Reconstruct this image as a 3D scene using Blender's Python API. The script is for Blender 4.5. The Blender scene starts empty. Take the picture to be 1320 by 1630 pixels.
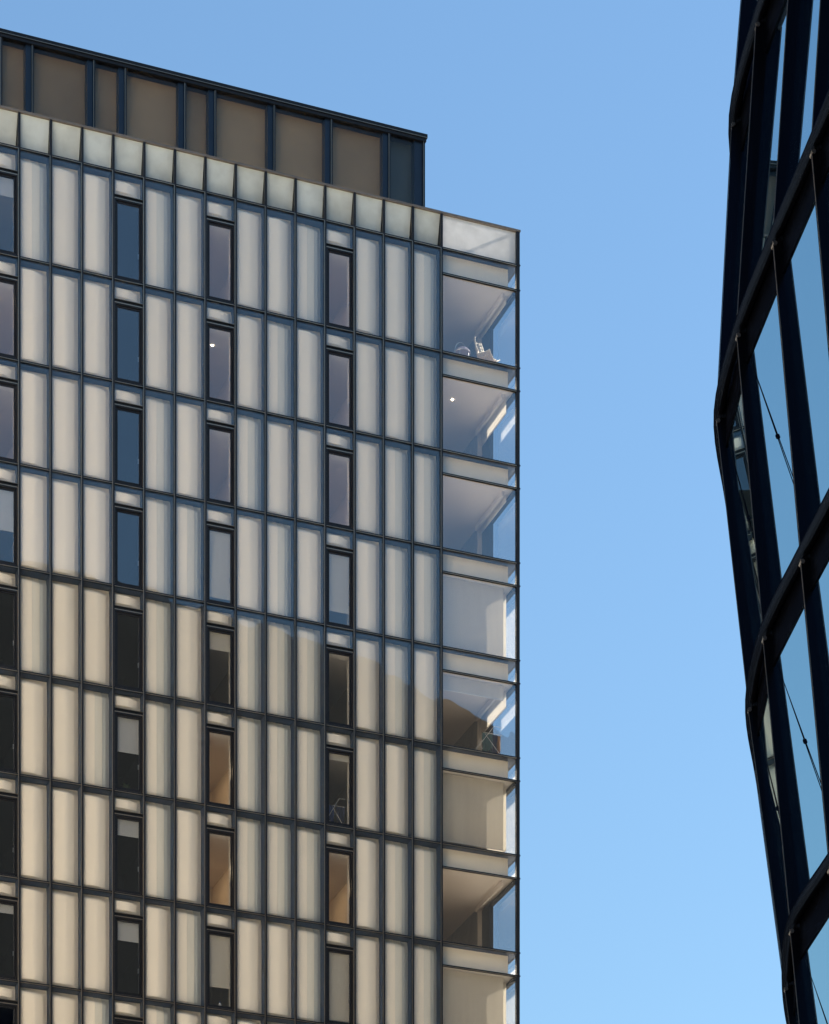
import bpy, bmesh, math, random
from mathutils import Vector, Matrix
R = random.Random(7)
scene = bpy.context.scene

# ------------------------------------------------------------------ camera, sky, sun, exposure
cam_d = bpy.data.cameras.new('camera'); cam = bpy.data.objects.new('camera', cam_d)
scene.collection.objects.link(cam); scene.camera = cam
EYE = 1.6
cam.location = (0, 0, EYE); cam.rotation_euler = (math.radians(90), 0, 0)
cam_d.sensor_fit = 'HORIZONTAL'; cam_d.sensor_width = 36.0
cam_d.lens = 36.0 * 5000.0 / 1320.0
cam_d.shift_y = (3457.0 - 815.0) / 1320.0
cam_d.clip_start = 0.5; cam_d.clip_end = 6000

SUN_AZ = math.radians(58); SUN_EL = math.radians(30)       # azimuth from +Y towards +X
world = bpy.data.worlds.new('World'); scene.world = world; world.use_nodes = True
wn = world.node_tree.nodes; wn.clear()
sky = wn.new('ShaderNodeTexSky'); sky.sky_type = 'NISHITA'; sky.sun_disc = False
sky.sun_elevation = SUN_EL; sky.sun_rotation = SUN_AZ
sky.altitude = 0; sky.air_density = 1.8; sky.dust_density = 0.0; sky.ozone_density = 6.5
bg = wn.new('ShaderNodeBackground'); bg.inputs['Strength'].default_value = 0.05
wo = wn.new('ShaderNodeOutputWorld')
world.node_tree.links.new(sky.outputs[0], bg.inputs[0]); world.node_tree.links.new(bg.outputs[0], wo.inputs[0])
sd = Vector((math.sin(SUN_AZ) * math.cos(SUN_EL), math.cos(SUN_AZ) * math.cos(SUN_EL), math.sin(SUN_EL)))
sun_d = bpy.data.lights.new('sun', 'SUN'); sun_d.energy = 5.0; sun_d.angle = math.radians(0.5); sun_d.color = (1.0, 0.88, 0.71)
sun = bpy.data.objects.new('sun', sun_d); scene.collection.objects.link(sun)
sun.rotation_euler = (-sd).to_track_quat('-Z', 'Y').to_euler(); sun.location = (60, 60, 80)
scene.view_settings.view_transform = 'Standard'; scene.view_settings.look = 'None'
scene.view_settings.gamma = 1; scene.view_settings.use_curve_mapping = False
scene.view_settings.exposure = 1.75
scene.cycles.transparent_max_bounces = 24; scene.cycles.max_bounces = 10
scene.cycles.glossy_bounces = 6; scene.cycles.diffuse_bounces = 5
scene.cycles.caustics_reflective = False; scene.cycles.caustics_refractive = False

# ------------------------------------------------------------------ materials
MATS = {}
def nodes_of(name):
    m = bpy.data.materials.new(name); m.use_nodes = True
    nt = m.node_tree; nt.nodes.clear()
    return m, nt, nt.nodes.new('ShaderNodeOutputMaterial')
def plain(name, col, rough=0.5, metal=0.0, var=0.12, scale=3.0, bump=0.0, ior=1.45, emit=None, stretch=(1, 1, 1)):
    m, nt, out = nodes_of(name)
    p = nt.nodes.new('ShaderNodeBsdfPrincipled')
    p.inputs['Roughness'].default_value = rough; p.inputs['Metallic'].default_value = metal; p.inputs['IOR'].default_value = ior
    tc = nt.nodes.new('ShaderNodeTexCoord'); oi = nt.nodes.new('ShaderNodeObjectInfo')
    mp = nt.nodes.new('ShaderNodeMapping'); mp.inputs['Scale'].default_value = stretch
    nt.links.new(tc.outputs['Object'], mp.inputs['Vector'])
    ad = nt.nodes.new('ShaderNodeVectorMath'); ad.operation = 'ADD'
    ml = nt.nodes.new('ShaderNodeMath'); ml.operation = 'MULTIPLY'; ml.inputs[1].default_value = 37.0
    nt.links.new(oi.outputs['Random'], ml.inputs[0])
    nt.links.new(mp.outputs[0], ad.inputs[0]); nt.links.new(ml.outputs[0], ad.inputs[1])
    nz = nt.nodes.new('ShaderNodeTexNoise'); nz.inputs['Scale'].default_value = scale; nz.inputs['Detail'].default_value = 4
    nt.links.new(ad.outputs[0], nz.inputs['Vector'])
    mx = nt.nodes.new('ShaderNodeMix'); mx.data_type = 'RGBA'
    mx.inputs['A'].default_value = (*[c * (1 - var) for c in col], 1); mx.inputs['B'].default_value = (*[min(1, c * (1 + var)) for c in col], 1)
    mr = nt.nodes.new('ShaderNodeMath'); mr.operation = 'MULTIPLY_ADD'; mr.inputs[1].default_value = .6; mr.inputs[2].default_value = -.3
    nt.links.new(oi.outputs['Random'], mr.inputs[0])
    m3 = nt.nodes.new('ShaderNodeMath'); m3.operation = 'ADD'; m3.use_clamp = True; nt.links.new(nz.outputs['Fac'], m3.inputs[0]); nt.links.new(mr.outputs[0], m3.inputs[1])
    nt.links.new(m3.outputs[0], mx.inputs['Factor']); nt.links.new(mx.outputs['Result'], p.inputs['Base Color'])
    if bump:
        b = nt.nodes.new('ShaderNodeBump'); b.inputs['Strength'].default_value = bump; b.inputs['Distance'].default_value = 0.05
        nt.links.new(nz.outputs['Fac'], b.inputs['Height']); nt.links.new(b.outputs[0], p.inputs['Normal'])
    if emit:
        p.inputs['Emission Color'].default_value = (*emit[0], 1); p.inputs['Emission Strength'].default_value = emit[1]
    nt.links.new(p.outputs[0], out.inputs['Surface'])
    m['p'] = 1; MATS[name] = m; return m
def glass(name, tint, ior, rough=0.0, wave=0.02):
    """thin architectural glazing: what is behind shows through, Fresnel reflection on top"""
    m, nt, out = nodes_of(name)
    tr = nt.nodes.new('ShaderNodeBsdfTransparent'); tr.inputs[0].default_value = (*tint, 1)
    gl = nt.nodes.new('ShaderNodeBsdfGlossy'); gl.inputs['Roughness'].default_value = rough; gl.inputs[0].default_value = (1, 1, 1, 1)
    ge = nt.nodes.new('ShaderNodeNewGeometry')
    mr = nt.nodes.new('ShaderNodeMapRange'); mr.inputs['To Min'].default_value = ior; mr.inputs['To Max'].default_value = 1.0 / ior
    nt.links.new(ge.outputs['Backfacing'], mr.inputs['Value'])
    fr = nt.nodes.new('ShaderNodeFresnel'); nt.links.new(mr.outputs[0], fr.inputs['IOR'])
    mx = nt.nodes.new('ShaderNodeMixShader')
    nt.links.new(fr.outputs[0], mx.inputs[0]); nt.links.new(tr.outputs[0], mx.inputs[1]); nt.links.new(gl.outputs[0], mx.inputs[2])
    tc = nt.nodes.new('ShaderNodeTexCoord'); oi = nt.nodes.new('ShaderNodeObjectInfo')
    ad = nt.nodes.new('ShaderNodeVectorMath'); ad.operation = 'ADD'
    ml = nt.nodes.new('ShaderNodeMath'); ml.operation = 'MULTIPLY'; ml.inputs[1].default_value = 51.0
    nt.links.new(oi.outputs['Random'], ml.inputs[0]); nt.links.new(tc.outputs['Object'], ad.inputs[0]); nt.links.new(ml.outputs[0], ad.inputs[1])
    nz = nt.nodes.new('ShaderNodeTexNoise'); nz.inputs['Scale'].default_value = 0.9; nz.inputs['Detail'].default_value = 1
    nt.links.new(ad.outputs[0], nz.inputs['Vector'])
    bp = nt.nodes.new('ShaderNodeBump'); bp.inputs['Strength'].default_value = wave; bp.inputs['Distance'].default_value = 0.2
    nt.links.new(nz.outputs['Fac'], bp.inputs['Height']); nt.links.new(bp.outputs[0], gl.inputs['Normal'])
    nt.links.new(mx.outputs[0], out.inputs['Surface'])
    MATS[name] = m; return m
def fabric(name, col, trans=0.4):
    m, nt, out = nodes_of(name)
    d = nt.nodes.new('ShaderNodeBsdfDiffuse'); t = nt.nodes.new('ShaderNodeBsdfTranslucent'); mx = nt.nodes.new('ShaderNodeMixShader')
    tc = nt.nodes.new('ShaderNodeTexCoord'); nz = nt.nodes.new('ShaderNodeTexNoise'); nz.inputs['Scale'].default_value = 2.5
    mp = nt.nodes.new('ShaderNodeMapping'); mp.inputs['Scale'].default_value = (3, 3, 0.3)
    nt.links.new(tc.outputs['Object'], mp.inputs[0]); nt.links.new(mp.outputs[0], nz.inputs['Vector'])
    c = nt.nodes.new('ShaderNodeMix'); c.data_type = 'RGBA'
    c.inputs['A'].default_value = (*[x * .93 for x in col], 1); c.inputs['B'].default_value = (*[min(1, x * 1.06) for x in col], 1)
    nt.links.new(nz.outputs['Fac'], c.inputs['Factor'])
    nt.links.new(c.outputs['Result'], d.inputs[0]); nt.links.new(c.outputs['Result'], t.inputs[0])
    mx.inputs[0].default_value = trans
    nt.links.new(d.outputs[0], mx.inputs[1]); nt.links.new(t.outputs[0], mx.inputs[2]); nt.links.new(mx.outputs[0], out.inputs['Surface'])
    MATS[name] = m; return m
def milk(name, col, trans=0.45, gloss=.28):
    """milky white parapet glass: light passes and scatters, glossy skin"""
    m, nt, out = nodes_of(name)
    d = nt.nodes.new('ShaderNodeBsdfDiffuse'); t = nt.nodes.new('ShaderNodeBsdfTranslucent'); mx = nt.nodes.new('ShaderNodeMixShader')
    tc = nt.nodes.new('ShaderNodeTexCoord'); oi = nt.nodes.new('ShaderNodeObjectInfo')
    ad = nt.nodes.new('ShaderNodeVectorMath'); ad.operation = 'ADD'
    ml = nt.nodes.new('ShaderNodeMath'); ml.operation = 'MULTIPLY'; ml.inputs[1].default_value = 23.0
    nt.links.new(oi.outputs['Random'], ml.inputs[0]); nt.links.new(tc.outputs['Object'], ad.inputs[0]); nt.links.new(ml.outputs[0], ad.inputs[1])
    nz = nt.nodes.new('ShaderNodeTexNoise'); nz.inputs['Scale'].default_value = 2.2; nz.inputs['Detail'].default_value = 5
    nt.links.new(ad.outputs[0], nz.inputs['Vector'])
    cr = nt.nodes.new('ShaderNodeValToRGB'); cr.color_ramp.elements[0].position = .36; cr.color_ramp.elements[1].position = .62
    cr.color_ramp.elements[0].color = (*[x * .86 for x in col], 1); cr.color_ramp.elements[1].color = (*col, 1)
    nt.links.new(nz.outputs['Fac'], cr.inputs[0])
    nt.links.new(cr.outputs[0], d.inputs[0]); nt.links.new(cr.outputs[0], t.inputs[0]); mx.inputs[0].default_value = trans
    nt.links.new(d.outputs[0], mx.inputs[1]); nt.links.new(t.outputs[0], mx.inputs[2])
    g = nt.nodes.new('ShaderNodeBsdfGlossy'); g.inputs['Roughness'].default_value = .12
    fr = nt.nodes.new('ShaderNodeLayerWeight'); fr.inputs[0].default_value = gloss
    m2 = nt.nodes.new('ShaderNodeMixShader'); nt.links.new(fr.outputs['Fresnel'], m2.inputs[0])
    nt.links.new(mx.outputs[0], m2.inputs[1]); nt.links.new(g.outputs[0], m2.inputs[2]); nt.links.new(m2.outputs[0], out.inputs['Surface'])
    MATS[name] = m; return m

plain('anodised', (.011, .012, .016), .38, .0, .3, 4, ior=1.36)
plain('bronze_trim', (.46, .36, .27), .35, 1.0, .2, 6)
plain('reveal_metal', (.016, .042, .10), .35, 0, .2, 2)
plain('cream_tray', (.92, .87, .78), .75, 0, .045, 1.4, stretch=(3, 3, .25))
plain('tray_grey', (.56, .61, .63), .75, 0, .05, 1.4, stretch=(3, 3, .25))
plain('cream_tray_cool', (.76, .76, .71), .75, 0, .04, 1.4, stretch=(3, 3, .25))
glass('pane_glass', (.99, .99, .99), 1.68)
glass('window_glass', (.94, .95, .96), 2.0)
glass('corner_glass', (.97, .975, .98), 2.25)
milk('parapet_glass', (.66, .73, .75), .18)
milk('parapet_corner_glass', (.95, .96, .97), .62, .3)  # corner panel's sun-filled brightness put into a paler, more translucent copy
plain('coping', (.13, .12, .115), .5, 0, .2, 5)
plain('penthouse_bronze', (.25, .19, .125), .5, 0, .28, .7)
plain('penthouse_grey', (.045, .06, .068), .35, 0, .12, 1.2)
plain('penthouse_navy', (.008, .018, .04), .3, 0, .2, 2)
glass('penthouse_glass', (.95, .94, .92), 1.3)
plain('ceiling_white', (.74, .72, .71), .9, 0, .03, 1)
plain('wall_white', (.66, .62, .57), .9, 0, .06, .8)
plain('wall_warm', (.52, .43, .33), .85, 0, .08, .8)
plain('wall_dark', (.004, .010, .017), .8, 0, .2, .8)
plain('floor_oak', (.30, .21, .13), .5, 0, .2, 2, stretch=(1, 8, 1))
plain('roof_membrane', (.5, .5, .5), .9, 0, .2, 1)
fabric('blind_fabric', (.88, .85, .79), .58)
fabric('blind_grey', (.55, .57, .60), .25)
fabric('curtain_dark', (.12, .13, .15), .1)
plain('white_plastic', (.80, .79, .76), .4, 0, .05, 3)
plain('steel_wire', (.62, .62, .63), .3, 1.0, .1, 5)
plain('lamp_glow', (1, 1, 1), .5, 0, 0, 1, emit=((1.0, .78, .52), 9.0))
plain('lamp_soft', (1, 1, 1), .5, 0, 0, 1, emit=((1.0, .70, .55), 1.6))
plain('lamp_panel', (1, 1, 1), .5, 0, 0, 1, emit=((1.0, .74, .44), 7.0))
plain('chair_shell', (.80, .72, .58), .5, 0, .06, 3)
plain('chair_seam', (.10, .08, .07), .7, 0, .1, 3)
plain('cushion', (.42, .36, .45), .9, 0, .15, 4)
plain('cloth_teal', (.05, .12, .13), .95, 0, .3, 9)
plain('cloth_navy', (.025, .035, .08), .95, 0, .3, 9)
plain('cloth_brown', (.25, .13, .07), .95, 0, .2, 9)
plain('cloth_white', (.75, .73, .70), .95, 0, .1, 9)
plain('cloth_blue', (.05, .10, .26), .95, 0, .2, 9)
plain('leaf', (.06, .11, .035), .6, 0, .4, 8)
plain('terracotta', (.35, .16, .09), .8, 0, .15, 6)
for BN, GL in (('black_steel', .010), ('tube_steel', .014)):
    m, nt, out = nodes_of(BN)     # matt black paint with a faint sheen
    d_ = nt.nodes.new('ShaderNodeBsdfDiffuse'); g_ = nt.nodes.new('ShaderNodeBsdfGlossy'); x_ = nt.nodes.new('ShaderNodeMixShader')
    d_.inputs[0].default_value = (.0022, .0024, .0038, 1); g_.inputs['Roughness'].default_value = .25; g_.inputs[0].default_value = (.32, .52, 1, 1); x_.inputs[0].default_value = GL
    n_ = nt.nodes.new('ShaderNodeTexNoise'); n_.inputs['Scale'].default_value = 5; r_ = nt.nodes.new('ShaderNodeMapRange')
    r_.inputs['To Min'].default_value = .16; r_.inputs['To Max'].default_value = .36
    nt.links.new(n_.outputs['Fac'], r_.inputs['Value']); nt.links.new(r_.outputs[0], g_.inputs['Roughness'])
    nt.links.new(d_.outputs[0], x_.inputs[1]); nt.links.new(g_.outputs[0], x_.inputs[2]); nt.links.new(x_.outputs[0], out.inputs[0]); MATS[BN] = m
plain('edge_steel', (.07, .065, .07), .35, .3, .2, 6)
plain('tower_core', (.01, .012, .016), .7, 0, .2, 1)
plain('tower_stone', (.012, .018, .024), .7, 0, .15, .4)
plain('asphalt', (.05, .05, .052), .9, 0, .25, .6, bump=.2)
plain('bounce_paving', (.52, .46, .37), .85, 0, .15, .5)
# dark coated glazing of the near tower: an almost black body under a strong mirror coat
m, nt, out = nodes_of('coated_glass')
p = nt.nodes.new('ShaderNodeBsdfPrincipled'); p.inputs['Base Color'].default_value = (.006, .012, .02, 1)
p.inputs['Roughness'].default_value = 0.0; p.inputs['IOR'].default_value = 16.0; p.inputs['Specular Tint'].default_value = (.74, .95, 1, 1)
nt.links.new(p.outputs[0], out.inputs[0]); MATS['coated_glass'] = m
M = MATS

# ------------------------------------------------------------------ mesh helpers
class MB:
    def __init__(s): s.v = []; s.f = []; s.mi = []; s.mats = []; s.smooth = False
    def m(s, name):
        if name not in s.mats: s.mats.append(name)
        return s.mats.index(name)
    def face(s, pts, mat):
        b = len(s.v); s.v += [tuple(q) for q in pts]; s.f.append(tuple(range(b, b + len(pts)))); s.mi.append(s.m(mat))
    def box(s, x0, x1, y0, y1, z0, z1, mat):
        b = len(s.v); k = s.m(mat)
        s.v += [(x0, y0, z0), (x1, y0, z0), (x1, y1, z0), (x0, y1, z0), (x0, y0, z1), (x1, y0, z1), (x1, y1, z1), (x0, y1, z1)]
        for q in ((0, 3, 2, 1), (4, 5, 6, 7), (0, 1, 5, 4), (1, 2, 6, 5), (2, 3, 7, 6), (3, 0, 4, 7)):
            s.f.append(tuple(b + i for i in q)); s.mi.append(k)
        return s
    def hexa(s, P, mat):           # 8 points: bottom ring 0-3, top ring 4-7
        b = len(s.v); k = s.m(mat); s.v += [tuple(q) for q in P]
        for q in ((0, 3, 2, 1), (4, 5, 6, 7), (0, 1, 5, 4), (1, 2, 6, 5), (2, 3, 7, 6), (3, 0, 4, 7)):
            s.f.append(tuple(b + i for i in q)); s.mi.append(k)
        return s
    def tube(s, path, r, mat, n=8, closed=False):
        k = s.m(mat); b = len(s.v); P = [Vector(q) for q in path]; L = len(P); s.smooth = True
        for i, q in enumerate(P):
            if closed: t = P[(i + 1) % L] - P[i - 1]
            else: t = P[min(i + 1, L - 1)] - P[max(i - 1, 0)]
            t.normalize(); up = Vector((0, 0, 1)) if abs(t.z) < .95 else Vector((1, 0, 0))
            a = t.cross(up).normalized(); c = a.cross(t)
            rr = r[i] if isinstance(r, (list, tuple)) else r
            for j in range(n):
                w = 2 * math.pi * j / n; o = q + a * (rr * math.cos(w)) + c * (rr * math.sin(w)); s.v.append(tuple(o))
        for i in range(L if closed else L - 1):
            i2 = (i + 1) % L
            for j in range(n):
                s.f.append((b + i * n + j, b + i * n + (j + 1) % n, b + i2 * n + (j + 1) % n, b + i2 * n + j)); s.mi.append(k)
        if not closed:
            s.f.append(tuple(b + j for j in range(n))); s.mi.append(k)
            s.f.append(tuple(b + (L - 1) * n + j for j in reversed(range(n)))); s.mi.append(k)
        return s
    def mesh(s, name):
        me = bpy.data.meshes.new(name); me.from_pydata(s.v, [], s.f)
        for q in s.mats: me.materials.append(M[q])
        me.polygons.foreach_set('material_index', s.mi)
        bm = bmesh.new(); bm.from_mesh(me); bmesh.ops.recalc_face_normals(bm, faces=bm.faces); bm.to_mesh(me); bm.free()
        if s.smooth:
            me.polygons.foreach_set('use_smooth', [True] * len(me.polygons))
            me.set_sharp_from_angle(angle=math.radians(40))
        me.update(); return me
COL = scene.collection
def put(name, me, parent=None, loc=(0, 0, 0)):
    if isinstance(me, MB): me = me.mesh(name)
    o = bpy.data.objects.new(name, me); COL.objects.link(o); o.parent = parent; o.location = loc; return o
def tag(o, label=None, cat=None, group=None, kind=None):
    if label: o['label'] = label
    if cat: o['category'] = cat
    if group: o['group'] = group
    if kind: o['kind'] = kind
    return o
def empty(name, loc, rz=0):
    o = bpy.data.objects.new(name, None); COL.objects.link(o); o.location = loc; o.rotation_euler = (0, 0, rz)
    o.empty_display_size = .3; return o

# ------------------------------------------------------------------ ground
g = MB(); g.face([(-2500, -2500, 0), (2500, -2500, 0), (2500, 2500, 0), (-2500, 2500, 0)], 'asphalt')
tag(put('ground', g), kind='structure')
g = MB(); g.box(-160, 90, -60, 160, .004, .13, 'bounce_paving'); tag(put('bounce_plaza', g), kind='structure')  # light plaza out of view, added to throw warm sunlight up at the shaded facade

# ------------------------------------------------------------------ the pale glazed tower
TH = math.radians(20.97)
tower = empty('apartment_tower', (3.19, 96.67, 0), TH)     # local x along the facade (to the right), y into the building
tag(tower, 'tall pale apartment tower with translucent cream panels in a dark curtain wall grid', 'building')
MW = 0.9398; X0 = -2.542; NCOL = 18
xm = [X0 - MW * j for j in range(NCOL + 1)]
NROW = 10
zk = [60.25, 57.09] + [57.09 - 3 * i for i in range(1, NROW)]
TOP = 61.33
WINCOL = (3, 7, 10, 14, 17)
XL = xm[-1]
CAPW, TRH = .033, .026           # half widths of mullion and transom caps

# --- glazing cells -----------------------------------------------------------
cache = {}
def tray_mesh(w, h, variant):
    """recessed cream tray with dark reveals; origin at the cell's bottom left, y into the building"""
    key = ('tray', round(w, 3), round(h, 3), variant)
    if key in cache: return cache[key]
    a = MB(); rr = random.Random(variant * 31 + int(h * 100))
    dep = (.25, .27, .29, .26, .29)[variant % 5]
    mat = 'cream_tray' if variant % 4 != 3 else 'cream_tray_cool'
    # reveals
    dep += .08
    for q in (((0, .02, 0), (0, dep, 0), (0, dep, h), (0, .02, h)), ((w, .02, 0), (w, .02, h), (w, dep, h), (w, dep, 0)),
              ((0, .02, h), (0, dep, h), (w, dep, h), (w, .02, h)), ((0, .02, 0), (w, .02, 0), (w, dep, 0), (0, dep, 0))):
        a.face(q, 'reveal_metal')
    dep -= .08
    # folded tray: vertical strips at slightly different depth, bowed towards the glass in the middle
    e = .012
    sm = lambda q: q * q * (3 - 2 * q)
    deep = variant >= 3 and h > 1
    cuts, off = ([0, .44, .72, 1], [0, .014, .03]) if deep else ([0, 1], [0])
    d0, dr = ((.06, .12), (.08, .10), (.05, .15), (.11, .08), (.13, .06))[variant % 5]
    cl = lambda q: max(0., min(1., q))
    for i in range(len(cuts) - 1):
        n = 18 if len(cuts) == 2 else 7; us = [e + (w - 2 * e) * (cuts[i] + (cuts[i + 1] - cuts[i]) * q / n) for q in range(n + 1)]
        hs = [0, .02, .05, .08, .11, .15, .2, .3, .5 * h, h - .34, h - .28, h - .22, h - .16, h - .11, h - .07, h - .03, h] if h > 1 else [h * q / 10 for q in range(11)]
        def P(u, z):
            q = u / w; tz = .24 if h > 1 else .34 * h; bz = .12 if h > 1 else .2 * h
            y = d0 + dr * sm(cl((q - .42) / .58)) + .07 * sm(cl((q - .82) / .18)) + .07 * sm(cl(1 - q / .10)) 
            for k_ in (sm(cl(1 - (h - z) / tz)), .6 * sm(cl(1 - z / bz))): y += (dep + .04 - y) * k_
            return (u, min(y, dep + .045) + off[i], e + (h - 2 * e) * z / h)
        b0 = len(a.v); kk = a.m(mat if not deep else ('cream_tray', 'cream_tray_cool', 'tray_grey')[i])
        for z_ in hs:
            for u in us: a.v.append(P(u, z_))
        nu = len(us)
        for q in range(len(hs) - 1):
            for t in range(n): a.f.append((b0 + q * nu + t, b0 + q * nu + t + 1, b0 + (q + 1) * nu + t + 1, b0 + (q + 1) * nu + t)); a.mi.append(kk)
    a.smooth = True
    dep += .08
    a.face([(0, dep, 0), (w, dep, 0), (w, dep, h), (0, dep, h)], 'reveal_metal')
    me = a.mesh('infill_panel'); cache[key] = me; return me
def pane_mesh(w, h, mat='pane_glass', t=.012):
    key = ('pane', round(w, 3), round(h, 3), mat)
    if key not in cache: cache[key] = MB().box(0, w, 0, t, 0, h, mat).mesh('glass_pane')
    return cache[key]
def cell(x0, x1, z0, z1, variant):
    w, h = x1 - x0, z1 - z0
    o = put('infill_panel', tray_mesh(w, h, variant), tower, (x0, 0, z0))
    put('glass_pane', pane_mesh(w, h), o, (0, .004, 0))
    return o

def frame_mesh(w, h):
    key = ('frame', round(w, 3), round(h, 3))
    if key in cache: return cache[key]
    a = MB(); t = .055
    for (x0, x1, z0, z1) in ((0, t, 0, h), (w - t, w, 0, h), (t, w - t, 0, t), (t, w - t, h - t, h)): a.box(x0, x1, -.015, .10, z0, z1, 'anodised')
    s = .012
    for (x0, x1, z0, z1) in ((0, s, 0, h), (w - s, w, 0, h), (s, w - s, 0, s), (s, w - s, h - s, h)): a.box(x0, x1, -.022, -.016, z0, z1, 'bronze_trim')
    cache[key] = a.mesh('frame'); return cache[key]
def sash_mesh(w, h):
    key = ('sash', round(w, 3), round(h, 3))
    if key in cache: return cache[key]
    a = MB(); t = .045
    for (x0, x1, z0, z1) in ((0, t, 0, h), (w - t, w, 0, h), (t, w - t, 0, t), (t, w - t, h - t, h)): a.box(x0, x1, 0, .06, z0, z1, 'anodised')
    cache[key] = a.mesh('sash'); return cache[key]
handle_me = MB().box(-.009, .009, .02, .035, 0, .13, 'steel_wire').box(-.012, .012, 0, .02, .09, .13, 'steel_wire').mesh('handle')
vent_a = MB()
vent_a.box(0, MW - 2 * CAPW, .03, .05, 0, .115, 'anodised')
vent_a.box(0, MW - 2 * CAPW, -.012, .03, 0, .02, 'anodised').box(0, MW - 2 * CAPW, -.018, -.012, .002, .014, 'bronze_trim')
vent_a.box(0, MW - 2 * CAPW, -.012, .03, .098, .115, 'anodised').box(0, MW - 2 * CAPW, -.018, -.012, .10, .112, 'bronze_trim')
vent_me = vent_a.mesh('vent_slot')

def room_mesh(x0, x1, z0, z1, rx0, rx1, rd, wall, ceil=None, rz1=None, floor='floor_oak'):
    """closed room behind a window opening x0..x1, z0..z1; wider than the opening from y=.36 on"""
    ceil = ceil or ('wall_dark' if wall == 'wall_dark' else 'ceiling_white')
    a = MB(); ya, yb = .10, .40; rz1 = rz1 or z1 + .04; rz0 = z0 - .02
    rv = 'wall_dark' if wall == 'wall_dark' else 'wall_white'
    a.face([(x0, ya, z0), (x0, yb, z0), (x0, yb, z1), (x0, ya, z1)], rv); a.face([(x1, ya, z0), (x1, yb, z0), (x1, yb, z1), (x1, ya, z1)], rv)
    a.face([(x0, ya, z1), (x1, ya, z1), (x1, yb, z1), (x0, yb, z1)], ceil); a.face([(x0, ya, z0), (x1, ya, z0), (x1, yb, z0), (x0, yb, z0)], floor)
    for q in ((rx0, x0, rz0, rz1), (x1, rx1, rz0, rz1), (x0, x1, z1, rz1), (x0, x1, rz0, z0)):
        a.face([(q[0], yb, q[2]), (q[1], yb, q[2]), (q[1], yb, q[3]), (q[0], yb, q[3])], wall)
    a.face([(rx0, yb, rz1), (rx1, yb, rz1), (rx1, rd, rz1), (rx0, rd, rz1)], ceil)
    a.face([(rx0, yb, rz0), (rx1, yb, rz0), (rx1, rd, rz0), (rx0, rd, rz0)], floor)
    for xx in (rx0, rx1): a.face([(xx, yb, rz0), (xx, rd, rz0), (xx, rd, rz1), (xx, yb, rz1)], wall)
    a.face([(rx0, rd, rz0), (rx1, rd, rz0), (rx1, rd, rz1), (rx0, rd, rz1)], wall)
    return a

SPAN, VENT = .53, .12
# blind drop per window (fraction of the window height), wall type, lit, by (column, row)
spec = {}
for r in range(NROW):
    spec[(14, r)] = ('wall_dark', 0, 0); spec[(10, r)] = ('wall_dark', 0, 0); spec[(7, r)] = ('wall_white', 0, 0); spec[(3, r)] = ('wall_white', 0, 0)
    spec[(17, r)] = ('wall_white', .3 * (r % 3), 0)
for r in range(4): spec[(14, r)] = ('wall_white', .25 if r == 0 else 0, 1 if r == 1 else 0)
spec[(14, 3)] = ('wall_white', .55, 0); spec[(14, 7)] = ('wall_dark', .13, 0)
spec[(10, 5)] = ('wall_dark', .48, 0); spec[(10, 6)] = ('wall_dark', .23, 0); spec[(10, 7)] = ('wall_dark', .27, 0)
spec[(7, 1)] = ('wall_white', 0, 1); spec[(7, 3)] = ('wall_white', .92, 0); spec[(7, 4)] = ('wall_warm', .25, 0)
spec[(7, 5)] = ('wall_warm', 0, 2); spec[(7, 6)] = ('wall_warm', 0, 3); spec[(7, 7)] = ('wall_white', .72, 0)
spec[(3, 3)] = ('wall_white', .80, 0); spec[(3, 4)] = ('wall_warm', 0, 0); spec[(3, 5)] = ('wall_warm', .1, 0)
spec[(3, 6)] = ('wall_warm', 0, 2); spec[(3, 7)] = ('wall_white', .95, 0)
for q in ((7, 0), (7, 2), (3, 0), (3, 1), (3, 2), (14, 2)): spec[q] = ('wall_white', 0, 4)
lamp_disc = MB(); lamp_disc.tube([(0, 0, 0), (0, 0, -.02)], .028, 'lamp_glow', 10); lamp_disc = lamp_disc.mesh('downlight')
lamp_soft = MB().box(-.3, .3, -.6, .6, -.04, 0, 'lamp_soft').mesh('ceiling_lamp')
lamp_flat = MB().box(-.25, .25, -.25, .25, -.05, 0, 'lamp_panel').mesh('ceiling_lamp')
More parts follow.
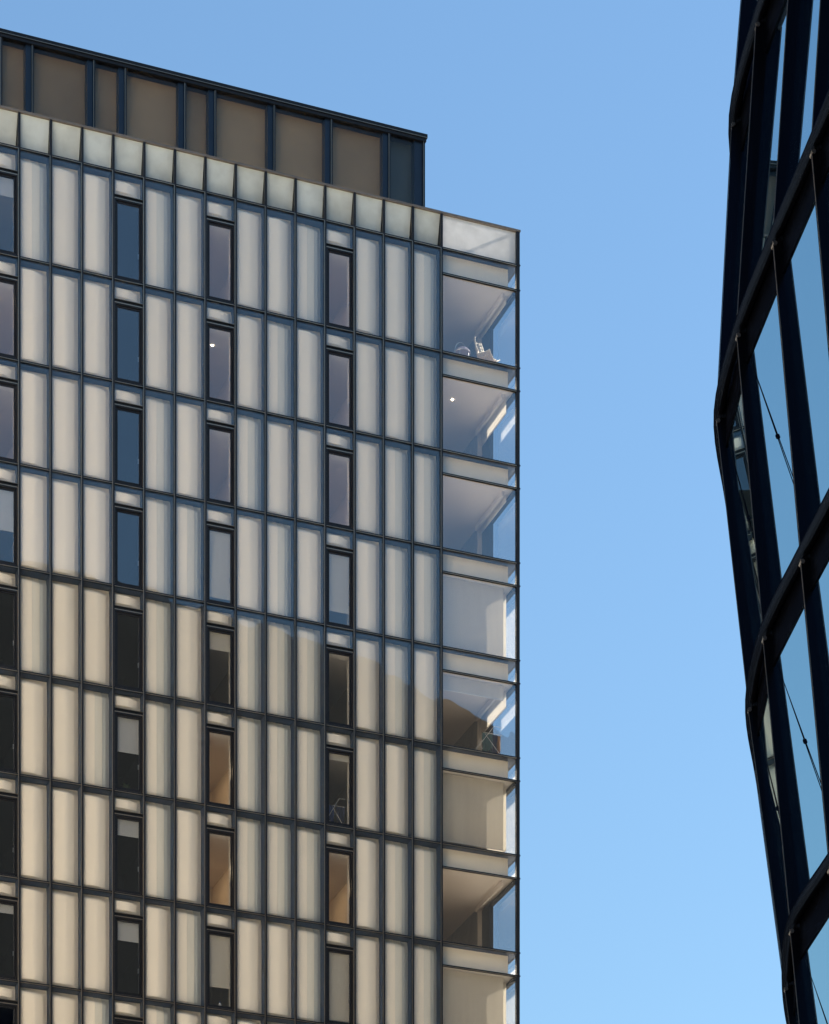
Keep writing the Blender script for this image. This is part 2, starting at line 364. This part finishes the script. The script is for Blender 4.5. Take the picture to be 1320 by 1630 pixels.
for c in range(NCOL):
    for r in range(NROW):
        x0, x1 = xm[c + 1] + CAPW, xm[c] - CAPW; z1, z0 = zk[r] - TRH, zk[r + 1] + TRH
        if c not in WINCOL:
            k = R.random()
            cool = .14 if r < 4 else .42
            if c in (0, 4, 9): cool += .35
            v = (R.choice((3, 4)) if k < cool else R.choice((0, 1, 2)))
            cell(x0, x1, z0, z1, v); continue
        sp = SPAN + (.10 if r == 0 else 0)
        cell(x0, x1, z1 - sp, z1, R.choice((0, 1)))
        zt = z1 - sp - VENT
        put('vent_slot', vent_me, tower, (x0, 0, zt))
        w, h = x1 - x0, zt - z0
        win = put('window', frame_mesh(w, h), tower, (x0, 0, z0))
        put('sash', sash_mesh(w - .13, h - .13), win, (.065, .02, .065))
        put('glass_pane', pane_mesh(w - .20, h - .20, 'window_glass'), win, (.10, .04, .10))
        put('handle', handle_me, win, (w - .12, .055, h * .32))
        wall, drop, lit = spec[(c, r)]
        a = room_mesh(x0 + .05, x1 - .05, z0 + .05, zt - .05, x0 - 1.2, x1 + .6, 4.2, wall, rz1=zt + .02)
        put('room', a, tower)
        if drop:
            bm_ = 'blind_fabric' if c in (3, 7) else 'blind_grey'
            put('roller_blind', MB().box(.06, w - .06, .12, .124, h - .06 - (h - .12) * drop, h - .06, bm_), tower, (x0, 0, z0))
        if lit == 1: put('downlight', lamp_disc, tower, (x0 + .53, 1.1, zt + .018))
        if lit in (1, 4): put('ceiling_lamp', lamp_soft, tower, (x0 - .72, 1.7, zt + .018))
        if lit in (2, 3): put('ceiling_lamp', lamp_flat, tower, (x0 + .2, 2.6, zt + .018))

# --- corner rooms -------------------------------------------------------------
GXL, GXR = X0 + CAPW, -.075          # front glass span; side glass mirrors it: y .075 .. 2.51
SY0, SY1 = .075, 2.509
CSP = .66
side_drop = {0: .12, 1: .42, 2: .14, 3: 2.25, 4: .50, 5: 1.9, 6: 0, 7: 2.25, 8: .3, 9: .3}
front_drop = {3: 2.2, 4: .40, 5: 2.02, 7: 2.25}
for r in range(NROW):
    z1, z0 = zk[r] - TRH, zk[r + 1] + TRH
    sp = CSP + (.06 if r == 0 else 0)
    zs = z1 - sp                       # underside of the spandrel band
    # spandrel: front and side trays meeting short of the corner, so the sunlit side tray mirrors in the side pane
    a = MB(); D = .24
    a.face([(GXL, D, zs), (-D, D, zs), (-D, D, z1), (GXL, D, z1)], 'cream_tray'); a.face([(-D, D, zs), (-D, SY1, zs), (-D, SY1, z1), (-D, D, z1)], 'cream_tray')
    for zz in (zs, z1):
        zq = zz + (.001 if zz == zs else -.001)
        a.face([(GXL, .02, zq), (-.02, .02, zq), (-D, D, zq), (GXL, D, zq)], 'reveal_metal'); a.face([(-.02, .02, zq), (-.02, SY1, zq), (-D, SY1, zq), (-D, D, zq)], 'reveal_metal')
    a.face([(GXL, .02, zs), (GXL, D, zs), (GXL, D, z1), (GXL, .02, z1)], 'reveal_metal')
    a.face([(-.02, SY1, zs), (-D, SY1, zs), (-D, SY1, z1), (-.02, SY1, z1)], 'reveal_metal')
    o = put('spandrel_panel', a, tower)
    put('glass_pane', MB().box(GXL, GXR, .004, .016, zs, z1, 'pane_glass'), o)
    put('side_glass_pane', MB().box(-.016, -.004, SY0, SY1, zs, z1, 'pane_glass'), o)
    zb = zs - .05                      # transom under the spandrel
    win = empty('corner_window', (0, 0, z0)); win.parent = tower
    hh = zb - z0
    put('glass_pane', MB().box(GXL, GXR, .004, .016, 0, hh, 'corner_glass'), win)
    put('side_glass_pane', MB().box(-.016, -.004, SY0, SY1, 0, hh, 'corner_glass'), win)
    a = MB()                           # inner frame of the side opening, dark blue grey in the shade
    a.box(-.16, -.03, 1.93, SY1 + .05, 0, hh, 'anodised'); a.box(-.14, -.03, SY0, 1.93, hh - .10, hh, 'anodised'); a.box(-.10, -.03, SY0, 1.93, 0, .04, 'anodised')
    put('side_frame', a, win)
    a = MB(); yb = SY1 + .02; L = -4.4; DEP = 5.2; cz = zb + .05; fz = z0 - .03
    wm = 'wall_warm' if r in (4, 6, 8) else 'wall_white'
    a.face([(GXL, .02, cz), (-.02, .02, cz), (-.02, DEP, cz), (GXL, DEP, cz)], 'ceiling_white'); a.face([(L, .42, cz), (GXL, .42, cz), (GXL, DEP, cz), (L, DEP, cz)], 'ceiling_white')
    a.face([(GXL, .02, fz), (-.02, .02, fz), (-.02, DEP, fz), (GXL, DEP, fz)], 'floor_oak'); a.face([(L, .42, fz), (GXL, .42, fz), (GXL, DEP, fz), (L, DEP, fz)], 'floor_oak')
    a.face([(L, DEP, fz), (-.02, DEP, fz), (-.02, DEP, cz), (L, DEP, cz)], wm); a.face([(L, .42, fz), (L, DEP, fz), (L, DEP, cz), (L, .42, cz)], wm)
    a.face([(L, .42, fz), (GXL, .42, fz), (GXL, .42, cz), (L, .42, cz)], wm); a.face([(GXL, .02, fz), (GXL, .42, fz), (GXL, .42, cz), (GXL, .02, cz)], wm)
    a.box(-.30, -.022, SY1 + .052, DEP, fz + .001, cz - .001, 'wall_white')
    put('room', a, tower)
    put('ceiling_pelmet', MB().box(-.42, -.36, .3, 2.5, cz - .16, cz - .002, 'ceiling_white'), tower)
    if side_drop[r]:
        d_ = side_drop[r]
        b = put('roller_blind', MB().box(-.252, -.248, .36, 2.42, cz - .10 - d_, cz - .06, 'blind_fabric').box(-.262, -.238, .36, 2.42, cz - .125 - d_, cz - .1 - d_, 'white_plastic'), tower)
    if r in front_drop:
        d_ = front_drop[r]
        b = put('roller_blind', MB().box(GXL + .02, -.40, .218, .222, cz - .08 - d_, cz - .05, 'blind_fabric').box(GXL + .02, -.40, .208, .232, cz - .105 - d_, cz - .08 - d_, 'white_plastic'), tower)
    if r == 1: put('downlight', lamp_disc, tower, (-1.72, 1.15, cz - .002))

# --- curtain wall grid ------------------------------------------------------------
ZB = zk[-1]
a = MB(); a.box(-CAPW, CAPW, -.055, .03, ZB, TOP - .04, 'anodised'); a.box(-CAPW - .004, -CAPW + .013, -.062, -.056, ZB, TOP - 1.1, 'bronze_trim')
mull_me = a.mesh('mullion')
for j in range(NCOL + 1): put('mullion', mull_me, tower, (xm[j], 0, 0))
put('corner_mullion', MB().box(-.07, .03, -.05, .07, ZB, TOP - .03, 'anodised').box(.0305, .036, -.05, -.038, ZB, TOP - .03, 'bronze_trim'), tower)
def transom(x0, x1, z, side=False):
    a = MB()
    if not side:
        a.box(x0, x1, -.045, .03, z - TRH, z + TRH, 'anodised'); a.box(x0, x1, -.052, -.046, z - TRH - .002, z - TRH + .013, 'bronze_trim')
    else: a.box(-.03, .045, x0, x1, z - TRH, z + TRH, 'anodised')
    return a
for r in range(NROW + 1):
    for c in range(NCOL): put('transom', transom(xm[c + 1] + CAPW + .001, xm[c] - CAPW - .001, zk[r]), tower)
    put('corner_transom', transom(X0 + CAPW + .001, -.071, zk[r]), tower); put('side_transom', transom(.071, 2.54, zk[r], True), tower)
    put('corner_return', MB().box(-.074, .052, -.060, .06, zk[r] - .02, zk[r] + .02, 'anodised'), tower)
    if r < NROW:
        zs = zk[r] - TRH - CSP - (.06 if r == 0 else 0) - .025
        put('corner_transom', transom(X0 + CAPW + .001, -.071, zs), tower); put('side_transom', transom(.071, 2.54, zs, True), tower)
        put('corner_return', MB().box(-.074, .052, -.060, .06, zs - .02, zs + .02, 'anodised'), tower)
put('side_mullion', MB().box(-.03, .055, 2.54, 2.606, ZB, TOP - .04, 'anodised'), tower)

# --- parapet -------------------------------------------------------------------
PZ0, PZ1 = zk[0] + TRH, TOP - .05
fin_me = MB().box(-.018, .018, .031, .33, PZ0, PZ1, 'anodised').mesh('parapet_fin')
for j in range(NCOL + 1): put('parapet_fin', fin_me, tower, (xm[j], 0, 0))
for c in range(NCOL):
    x0, x1 = xm[c + 1] + CAPW, xm[c] - CAPW; rec = R.choice((.14, .18, .22, .26)); tw = R.uniform(-.02, .05)
    a = MB()
    a.hexa([(x0 + .004, rec, PZ0), (x1 - .004, rec + tw, PZ0), (x1 - .004, rec + tw + .02, PZ0), (x0 + .004, rec + .02, PZ0),
            (x0 + .004, .01, PZ1), (x1 - .004, .01, PZ1), (x1 - .004, .03, PZ1), (x0 + .004, .03, PZ1)], 'parapet_glass')
    put('parapet_panel', a, tower)
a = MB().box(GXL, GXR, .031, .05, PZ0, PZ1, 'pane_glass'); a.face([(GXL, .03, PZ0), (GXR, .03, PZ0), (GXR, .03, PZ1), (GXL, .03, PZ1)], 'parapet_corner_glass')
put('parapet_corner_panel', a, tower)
put('parapet_side_panel', MB().box(-.05, -.03, SY0, SY1, PZ0, PZ1, 'pane_glass'), tower)
for c in range(NCOL): put('coping', MB().box(xm[c + 1] + .002, xm[c] - .002, -.06, .06, TOP - .048, TOP + .015, 'coping'), tower)
put('coping', MB().box(X0 + .002, .06, -.06, .06, TOP - .046, TOP + .012, 'coping'), tower)
put('side_coping', MB().box(-.055, .06, .061, 14, TOP - .046, TOP + .012, 'coping'), tower)
# body behind the skin
BD = 14
put('roof', MB().box(XL, -.4, .45, BD, zk[0] - .42, zk[0] - .02, 'roof_membrane'), tower)
put('rear_wall', MB().box(XL, -.03, BD, BD + .3, 0, TOP, 'cream_tray_cool'), tower)
a = MB()
for r in range(NROW):
    for q in range(12):
        y0 = 2.61 + q * .949; a.box(-.05, -.02, y0 + .03, y0 + .92, zk[r + 1] + .03, zk[r] - .03, 'cream_tray_cool')
a.box(-.3, -.06, 2.61, BD, 0, TOP, 'reveal_metal'); put('side_wall', a, tower)
put('end_wall', MB().box(XL - .3, XL - .035, 0, BD, 0, TOP, 'reveal_metal'), tower)
a = MB(); a.box(XL, -.3, .25, .5, 0, ZB - .05, 'reveal_metal')
z = ZB - .05
while z > 3.2:
    for j in range(NCOL): a.box(xm[j + 1] + .04, xm[j] - .04, .21, .249, z - 2.93, z, 'cream_tray_cool')
    a.box(X0 + .04, -.31, .21, .249, z - 2.93, z, 'cream_tray_cool'); z -= 3
put('lower_wall', a, tower)

# --- penthouse ------------------------------------------------------------------
PY = 2.6; PT = 65.36
pm = [-2.104, -3.259, -5.169, -7.033, -8.931, -9.890, -11.768, -12.746, -14.642, -15.60, -17.5, -18.46, -20.4]
ph = empty('penthouse', (0, PY, zk[0] - .02)); ph.parent = tower
HB = PT - .22 - (zk[0] - .02)
for i in range(len(pm) - 1):
    xr, xl = pm[i] - .03, pm[i + 1] + .03; w = xr - xl
    nav = .18 if i else .28
    a = MB(); a.box(0, w - nav, .30, .34, 0, HB, 'penthouse_grey' if i == 0 else 'penthouse_bronze')
    b = put('cladding_panel', a, ph, (xl, 0, 0))
    ph_n = put('navy_strip', MB().box(w - nav + .002, w, .03, .29, 0, HB, 'penthouse_navy'), ph, (xl, 0, 0))
    put('glass_pane', MB().box(0, w - nav, .03, .042, 0, HB, 'penthouse_glass'), ph, (xl, 0, 0))
for i in range(len(pm)): put('mullion', MB().box(-.028, .028, -.03, .36, 0, HB, 'anodised').box(-.032, -.02, -.036, -.031, 0, HB, 'bronze_trim'), ph, (pm[i], 0, 0))
put('roof_edge', MB().box(pm[-1], pm[0] + .06, -.06, 8, HB + .002, HB + .10, 'anodised').box(pm[-1], pm[0] + .09, -.09, 8.1, HB + .102, HB + .22, 'anodised').box(pm[-1], pm[0] + .09, -.096, -.091, HB + .104, HB + .118, 'bronze_trim'), ph)
put('end_wall', MB().box(pm[0] - .1, pm[0] + .027, .37, 8, 0, HB, 'penthouse_navy'), ph)
put('core', MB().box(pm[-1], pm[0] - .11, .4, 7.9, 0, HB, 'tower_core'), ph)

# ------------------------------------------------------------------ things in the rooms
MT = Matrix.Translation(Vector((3.19, 96.67, 0))) @ Matrix.Rotation(TH, 4, 'Z')
def at(x, y, z): return MT @ Vector((x, y, z))
def thing(name, x, y, z, label, cat, rz=0, group=None):
    e = empty(name, at(x, y, z), TH + rz); return tag(e, label, cat, group)
FZ = [zk[r + 1] + TRH - .028 for r in range(NROW)]
# pale shell chair, top corner room
ch = thing('shell_chair', -.80, .80, FZ[0], 'pale shell chair standing in the sunlit top corner window', 'chair', math.radians(40)); ch.scale = (1.15, 1.15, 1.15)
a = MB(); a.smooth = True
def shell(u, v):   # u across -1..1, v 0 seat front .. 1 top of back
    if v < .45: y = -.30 + v / .45 * .42; z = .42 - .05 * math.sin(v / .45 * 3.14)
    else: t = (v - .45) / .55; y = .12 + .16 * t; z = .42 + .62 * t
    hw = .29 * (1 - .45 * max(0, v - .62) ** 1.2 / .38 ** 1.2 * .9)
    return Vector((u * hw, y - .10 * u * u * (1 if v > .45 else .2), z + .12 * u * u * (1 if v < .6 else .2)))
n1, n2 = 10, 14
for i in range(n1):
    for j in range(n2):
        u0, u1, v0, v1 = -1 + 2 * i / n1, -1 + 2 * (i + 1) / n1, j / n2, (j + 1) / n2
        a.face([shell(u0, v0), shell(u1, v0), shell(u1, v1), shell(u0, v1)], 'chair_shell')
so = put('shell', a, ch); md = so.modifiers.new('t', 'SOLIDIFY'); md.thickness = .02
for u in (-.45, .35): put('seam', MB().tube([shell(u, .5 + .45 * q / 8) + Vector((0, -.012, 0)) for q in range(9)], .009, 'chair_seam', 6), ch)
for sx in (-1, 1):
    for sy in (-1, 1): put('leg', MB().tube([(sx * .16, sy * .12, .40), (sx * .24, sy * .22, 0)], [.016, .010], 'steel_wire', 8), ch)
# wire hoop chair
ch = thing('wire_chair', -1.62, .55, FZ[0], 'low wire hoop chair with mauve cushion behind the top corner window', 'chair'); ch.scale = (1, 1, 1.4)
put('back_hoop', MB().tube([(-.21 * math.cos(q / 14 * math.pi), .15, .34 + .27 * math.sin(q / 14 * math.pi)) for q in range(15)], .008, 'steel_wire', 6), ch)
a = MB(); a.smooth = True
for i in range(12):
    for j in range(4):
        def P(i, j): w = 2 * math.pi * i / 12; q = j / 4 * math.pi / 2; return (.24 * math.cos(w) * math.cos(q), .22 * math.sin(w) * math.cos(q) , .33 + .10 * math.sin(q))
        a.face([P(i, j), P(i + 1, j), P(i + 1, j + 1), P(i, j + 1)], 'cushion')
a.face([(.24 * math.cos(2 * math.pi * i / 12), .22 * math.sin(2 * math.pi * i / 12), .33) for i in range(12)], 'cushion')
put('cushion', a, ch)
put('seat_ring', MB().tube([(.24 * math.cos(2 * math.pi * i / 16), .22 * math.sin(2 * math.pi * i / 16), .325) for i in range(16)], .008, 'steel_wire', 6, True), ch)
for w in (45, 135, 225, 315):
    cs, sn = math.cos(math.radians(w)), math.sin(math.radians(w)); put('leg', MB().tube([(.2 * cs, .18 * sn, .32), (.23 * cs, .21 * sn, 0)], .008, 'steel_wire', 6), ch)
# drying racks with clothes
def rack(x, y, z, label, W=.55, L=.8, rz=0):
    t = thing('drying_rack', x, y, z, label, 'drying rack', rz, None)
    put('frame', MB().tube([(-W, -.3, 0), (-W * .2, -.3, .62), (W * .35, -.3, 1.02), (W * .8, -.3, 1.02)], .008, 'white_plastic', 6), t)
    put('frame', MB().tube([(-W, .3, 0), (-W * .2, .3, .62), (W * .35, .3, 1.02), (W * .8, .3, 1.02)], .008, 'white_plastic', 6), t)
    for sy in (-.3, .3): put('leg', MB().tube([(W, sy, 0), (-W * .2, sy, .75)], .006, 'steel_wire', 6), t)
    for q in range(6): put('rail', MB().tube([(-W * .2 + q * .11, -.3, .78), (-W * .2 + q * .11, .3, .78)], .005, 'white_plastic', 6), t)
    for sy in (-.3, .3): put('rail', MB().tube([(-W * .2, sy, .78), (W * .8, sy, .78)], .006, 'white_plastic', 6), t)
    return t
def garment(x, y, z, w, h, mat, label, cat='garment', rz=0):
    a = MB(); a.smooth = True; n, k = 14, 8; ph_ = R.uniform(0, 6)
    def P(i, j):
        s, t = i / n, j / k
        return Vector(((s - .5) * w * (1 - .15 * t + .05 * math.sin(s * 9 + ph_)), .03 * t * math.sin(s * 15 + ph_) + .012, -t * h * (1 + .10 * math.sin(s * 7 + ph_))))
    for i in range(n):
        for j in range(k): a.face([P(i, j), P(i + 1, j), P(i + 1, j + 1), P(i, j + 1)], mat)
    def Q(i, j): p = P(i, j); return Vector((p.x, -p.y, p.z * .8))
    for i in range(n):
        for j in range(k): a.face([Q(i, j), Q(i, j + 1), Q(i + 1, j + 1), Q(i + 1, j)], mat)
    o = put('garment', a); o.location = at(x, y, z); o.rotation_euler = (0, 0, TH + rz)
    return tag(o, label, cat)
rx, ry, rz_ = -.86, .62, FZ[4]
rack(rx, ry, rz_, 'white wire drying rack with clothes in the corner window')
garment(rx - .02, ry - .27, rz_ + .78, .34, .56, 'cloth_teal', 'dark teal garment hanging at the left of the corner drying rack')
garment(rx + .18, ry - .24, rz_ + .78, .30, .70, 'cloth_navy', 'long navy garment hanging in the middle of the corner drying rack')
garment(rx + .34, ry - .22, rz_ + .78, .20, .58, 'cloth_brown', 'brown garment hanging beside the navy one on the corner drying rack')
garment(rx + .43, ry - .10, rz_ + .78, .12, .50, 'cloth_white', 'white garment at the right end of the corner drying rack')
xc = (xm[4] + xm[3]) / 2
rack(xc, .75, FZ[5] + .05, 'wire drying rack behind the narrow window with blue washing', .42)
garment(xc - .12, .48, FZ[5] + .83, .26, .5, 'cloth_blue', 'blue garment on the left of the rack in the narrow window')
garment(xc + .20, .48, FZ[5] + .83, .28, .5, 'cloth_navy', 'dark blue garment on the right of the rack in the narrow window')
# potted plant
xc = (xm[11] + xm[10]) / 2
pl = thing('potted_plant', xc, .26, FZ[5] + .08, 'small leafy plant in a clay pot on the window sill', 'plant')
put('pot', MB().tube([(0, 0, 0), (0, 0, .1), (0, 0, .12)], [.06, .08, .085], 'terracotta', 12), pl)
a = MB()
for i in range(60):
    w = R.uniform(0, 6.28); l = R.uniform(.08, .26); e = R.uniform(.1, 1.2)
    b0 = Vector((0, 0, .12)); tip = b0 + Vector((math.cos(w) * math.cos(e) * l, math.sin(w) * math.cos(e) * l * .6, math.sin(e) * l)); sd_ = Vector((-math.sin(w), math.cos(w), 0)) * .022
    mid = (b0 + tip) / 2 + Vector((0, 0, .03)); a.face([b0, mid + sd_, tip, mid - sd_], 'leaf')
put('foliage', a, pl)
# small white bottle on the sill
xc = (xm[8] + xm[7]) / 2
bo = thing('bottle', xc + .06, .24, FZ[7] + .08, 'white bottle standing on the sill behind the narrow window', 'bottle')
put('body', MB().tube([(0, 0, 0), (0, 0, .17), (0, 0, .20), (0, 0, .21)], [.05, .05, .03, .02], 'white_plastic', 12), bo)
put('cap', MB().tube([(0, 0, .212), (0, 0, .25)], .02, 'cloth_blue', 10), bo)

# ------------------------------------------------------------------ unseen pale block added left of the view to bounce sunlight onto the facade
sb = tag(empty('bounce_building', at(-26.5, -36, 0), TH), 'unseen pale stone building added beyond the left edge of the view to bounce sunlight', 'building')
plain('bounce_stone', (.68, .62, .53), .85, 0, .08, .5)
put('wall', MB().box(-12, 0, 0, 32.5, 0, 62, 'bounce_stone'), sb)
put('cornice', MB().box(-12.4, .4, -.4, 32.9, 62.002, 62.8, 'bounce_stone'), sb)
win_me = MB().box(-.05, .06, 0, 1.2, 0, 1.9, 'anodised').box(.061, .075, .08, 1.12, .08, 1.82, 'penthouse_navy').mesh('window')
for i in range(9):
    for k in range(17): put('window', win_me, sb, (0, 1.6 + i * 3.4, 2 + k * 3.5))

# ------------------------------------------------------------------ the near dark tower
dt = tag(empty('glass_office_tower', (4.6, 44, 0)), 'near dark glass tower with black fins and curved ring tubes', 'building')
DO = Vector((4.6, 44, 0))
# plan stations of the fin edges (x relative to station 2 at y 44) and the outward normals
st = [(2.42, 26.0), (2.15, 28.0), (1.88, 30.0), (1.62, 32.0), (1.35, 34.0), (1.08, 36.0), (.81, 38.0), (.54, 40.0), (.267, 41.9), (0, 44.0), (.02, 46.15), (.36, 48.2), (1.0, 50.0), (2.1, 51.6)]
NS = len(st)
ringz = {-3: (42.8, 6.35), -2: (38.6, 5.75), -1: (34.35, 5.22), 0: (30.08, 4.786), 1: (25.73, 4.514), 2: (21.49, 4.881), 3: (17.39, 5.262), 4: (13.3, 5.65), 5: (9.2, 6.02)}
def nrm(i):
    a_ = Vector(st[max(i - 1, 0)]); b_ = Vector(st[min(i + 1, NS - 1)]); t = (b_ - a_).normalized(); return Vector((-t.y, t.x, 0))   # outward (left)
S3O = {-3: -.5, -2: -.35, -1: -.22, 0: -.12, 1: -.07, 2: .025, 3: .18, 4: .33, 5: .45}
def offs(i, k): return st[i][0] if i < 10 else S3O[k] + (0, .33, .8, 1.8)[i - 10]
def edge(i, k, off=0.0, dz=0.0):
    h, x = ringz[k]; n_ = nrm(i); return Vector((x + offs(i, k) + n_.x * off, st[i][1] + n_.y * off, h + EYE + dz)) - DO
FD = .145
ks = sorted(ringz)
TO = [-.05] * 10 + [-.04, -.04, 0, .03]
for k in ks:
    path = []
    for i in range(NS - 1):
        p0, p1, p2, p3 = [edge(min(max(q, 0), NS - 1), k, TO[min(max(q, 0), NS - 1)], .14) for q in (i - 1, i, i + 1, i + 2)]
        for s in range(5):
            t = s / 5
            path.append(.5 * ((2 * p1) + (p2 - p0) * t + (2 * p0 - 5 * p1 + 4 * p2 - p3) * t * t + (3 * p1 - p0 - 3 * p2 + p3) * t ** 3))
    path.append(edge(NS - 1, k, .06, .14))
    put('ring_tube', MB().tube(path, .088, 'tube_steel', 16), dt)
    for i in range(NS - 1):
        a = MB()
        o0, o1 = -FD + .02, -FD - .3
        P = [edge(i, k, o0, -.42), edge(i + 1, k, o0, -.42), edge(i + 1, k, o1, -.42), edge(i, k, o1, -.42), edge(i, k, o0, .34), edge(i + 1, k, o0, .34), edge(i + 1, k, o1, .34), edge(i, k, o1, .34)]
        a.hexa(P, 'black_steel'); put('ring_beam', a, dt)
    for i in range(NS):
        n_ = nrm(i); a = MB(); a.tube([edge(i, k, -FD, .05), edge(i, k, TO[i], .14)], .05, 'black_steel', 8); put('tube_bracket', a, dt)
        t = Vector((-n_.y, n_.x, 0)); c = edge(i, k, -.02, -.03)
        put('bolt_plate', MB().tube([c + t * -.06, c + t * .06], .03, 'edge_steel', 8), dt)
for a_, b_ in zip(ks[:-1], ks[1:]):      # a_ upper, b_ lower
    for i in range(NS):
        n_ = nrm(i); t = Vector((n_.y, -n_.x, 0)) * .035
        tp0, tp1, bt0, bt1 = edge(i, a_, 0, .0), edge(i, a_, -FD - .05, .0), edge(i, b_, 0, .10), edge(i, b_, -FD - .05, .10)
        a = MB(); a.hexa([bt0 - t, bt0 + t, bt1 + t, bt1 - t, tp0 - t, tp0 + t, tp1 + t, tp1 - t], 'black_steel')
        o = put('fin', a, dt)
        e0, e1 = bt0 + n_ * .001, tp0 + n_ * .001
        a = MB(); a.hexa([e0 - t * 1.12, e0 - t * .95, e0 - t * .95 + n_ * .012, e0 - t * 1.12 + n_ * .012, e1 - t * 1.12, e1 - t * .95, e1 - t * .95 + n_ * .012, e1 - t * 1.12 + n_ * .012], 'edge_steel')  # lighter strip in place of the skylight caught by the fin edge
        put('lit_edge', a, o)
        if i < NS - 1:
            g0, g1 = -FD, -FD - .03
            P = [edge(i, b_, g0, .34), edge(i + 1, b_, g0, .34), edge(i + 1, b_, g1, .34), edge(i, b_, g1, .34), edge(i, a_, g0, -.42), edge(i + 1, a_, g0, -.42), edge(i + 1, a_, g1, -.42), edge(i, a_, g1, -.42)]
            put('glass_pane', MB().hexa(P, 'coated_glass'), dt)
            if i not in (8, 9) or a_ not in (1, 2, 3): continue
            q0, q1 = edge(i + 1, a_, -FD + .03, -.10), edge(i, b_, -FD + .03, .45)
            qm = q0.lerp(q1, .52)
            o = put('tie_rod', MB().tube([q0, q1], .007, 'black_steel', 6), dt)
            d_ = (q1 - q0).normalized() * .05
            put('rod_clamp', MB().tube([qm - d_, qm - d_ * .5, qm + d_ * .5, qm + d_], [.01, .024, .024, .01], 'black_steel', 8), o)
# body of the tower: dark mass behind the skin; its far side and domed roof mirror in the pale tower
dn = Vector((math.cos(TH), math.sin(TH), 0)); nn = Vector((-math.sin(TH), math.cos(TH), 0)); C0 = Vector((3.19, 96.67, 0))
prof = [(-13, 66.0), (-11, 68.0), (-9, 69.2), (-5.7, 69.7), (-3.4, 69.8), (-.7, 69.6), (1.6, 69.4), (6.2, 68.9), (8.2, 68.6), (10.1, 68.3), (12.0, 67.9), (13.9, 67.35), (15.2, 67.05), (17.2, 66.3), (18.2, 65.8), (22, 63.5), (26, 59.5), (29, 53)]
a = MB()
DF = 44.0
def bp(x, y, z): return C0 + dn * x + nn * (-y) + Vector((0, 0, z)) - DO
for (xa, za), (xb, zb_) in zip(prof[:-1], prof[1:]):
    za += EYE; zb_ += EYE
    a.face([bp(xa, DF, 0), bp(xb, DF, 0), bp(xb, DF, zb_), bp(xa, DF, za)], 'tower_stone')
    a.face([bp(xa, DF, za), bp(xb, DF, zb_), bp(xb, DF + 18, zb_ - 2), bp(xa, DF + 14, za - 2)], 'tower_stone')
put('far_wall', a, dt)
a = MB()
for zz in range(3, 52, 4): a.box(0, 42, -.5, -.02, zz, zz + .9, 'black_steel')
for q in range(0, 42, 3): a.box(q + .01, q + .35, -.7, -.03, 0, 52, 'black_steel')
o = put('far_ribs', a, dt); 
o.location = bp(-13, DF - .0, 0); o.rotation_euler = (0, 0, TH + math.pi); o.location = bp(29, DF, 0); o['kind'] = 'stuff'
a = MB()
poly = [Vector((5.9 + st[i][0] + nrm(i).x * -.6, st[i][1] + nrm(i).y * -.6, 0)) - DO for i in range(NS)]
poly = [Vector((q.x + 1.0, q.y, 0)) for q in poly] + [bp(-12.5, DF + 1, 0), bp(29, DF + 1, 0), Vector((34, 26, 0)) - DO]
n = len(poly); HT = 49.0
for i in range(n):
    p_, q_ = poly[i], poly[(i + 1) % n]; a.face([p_, q_, q_ + Vector((0, 0, HT)), p_ + Vector((0, 0, HT))], 'tower_core')
a.face([q + Vector((0, 0, HT)) for q in poly], 'tower_core'); put('body', a, dt)
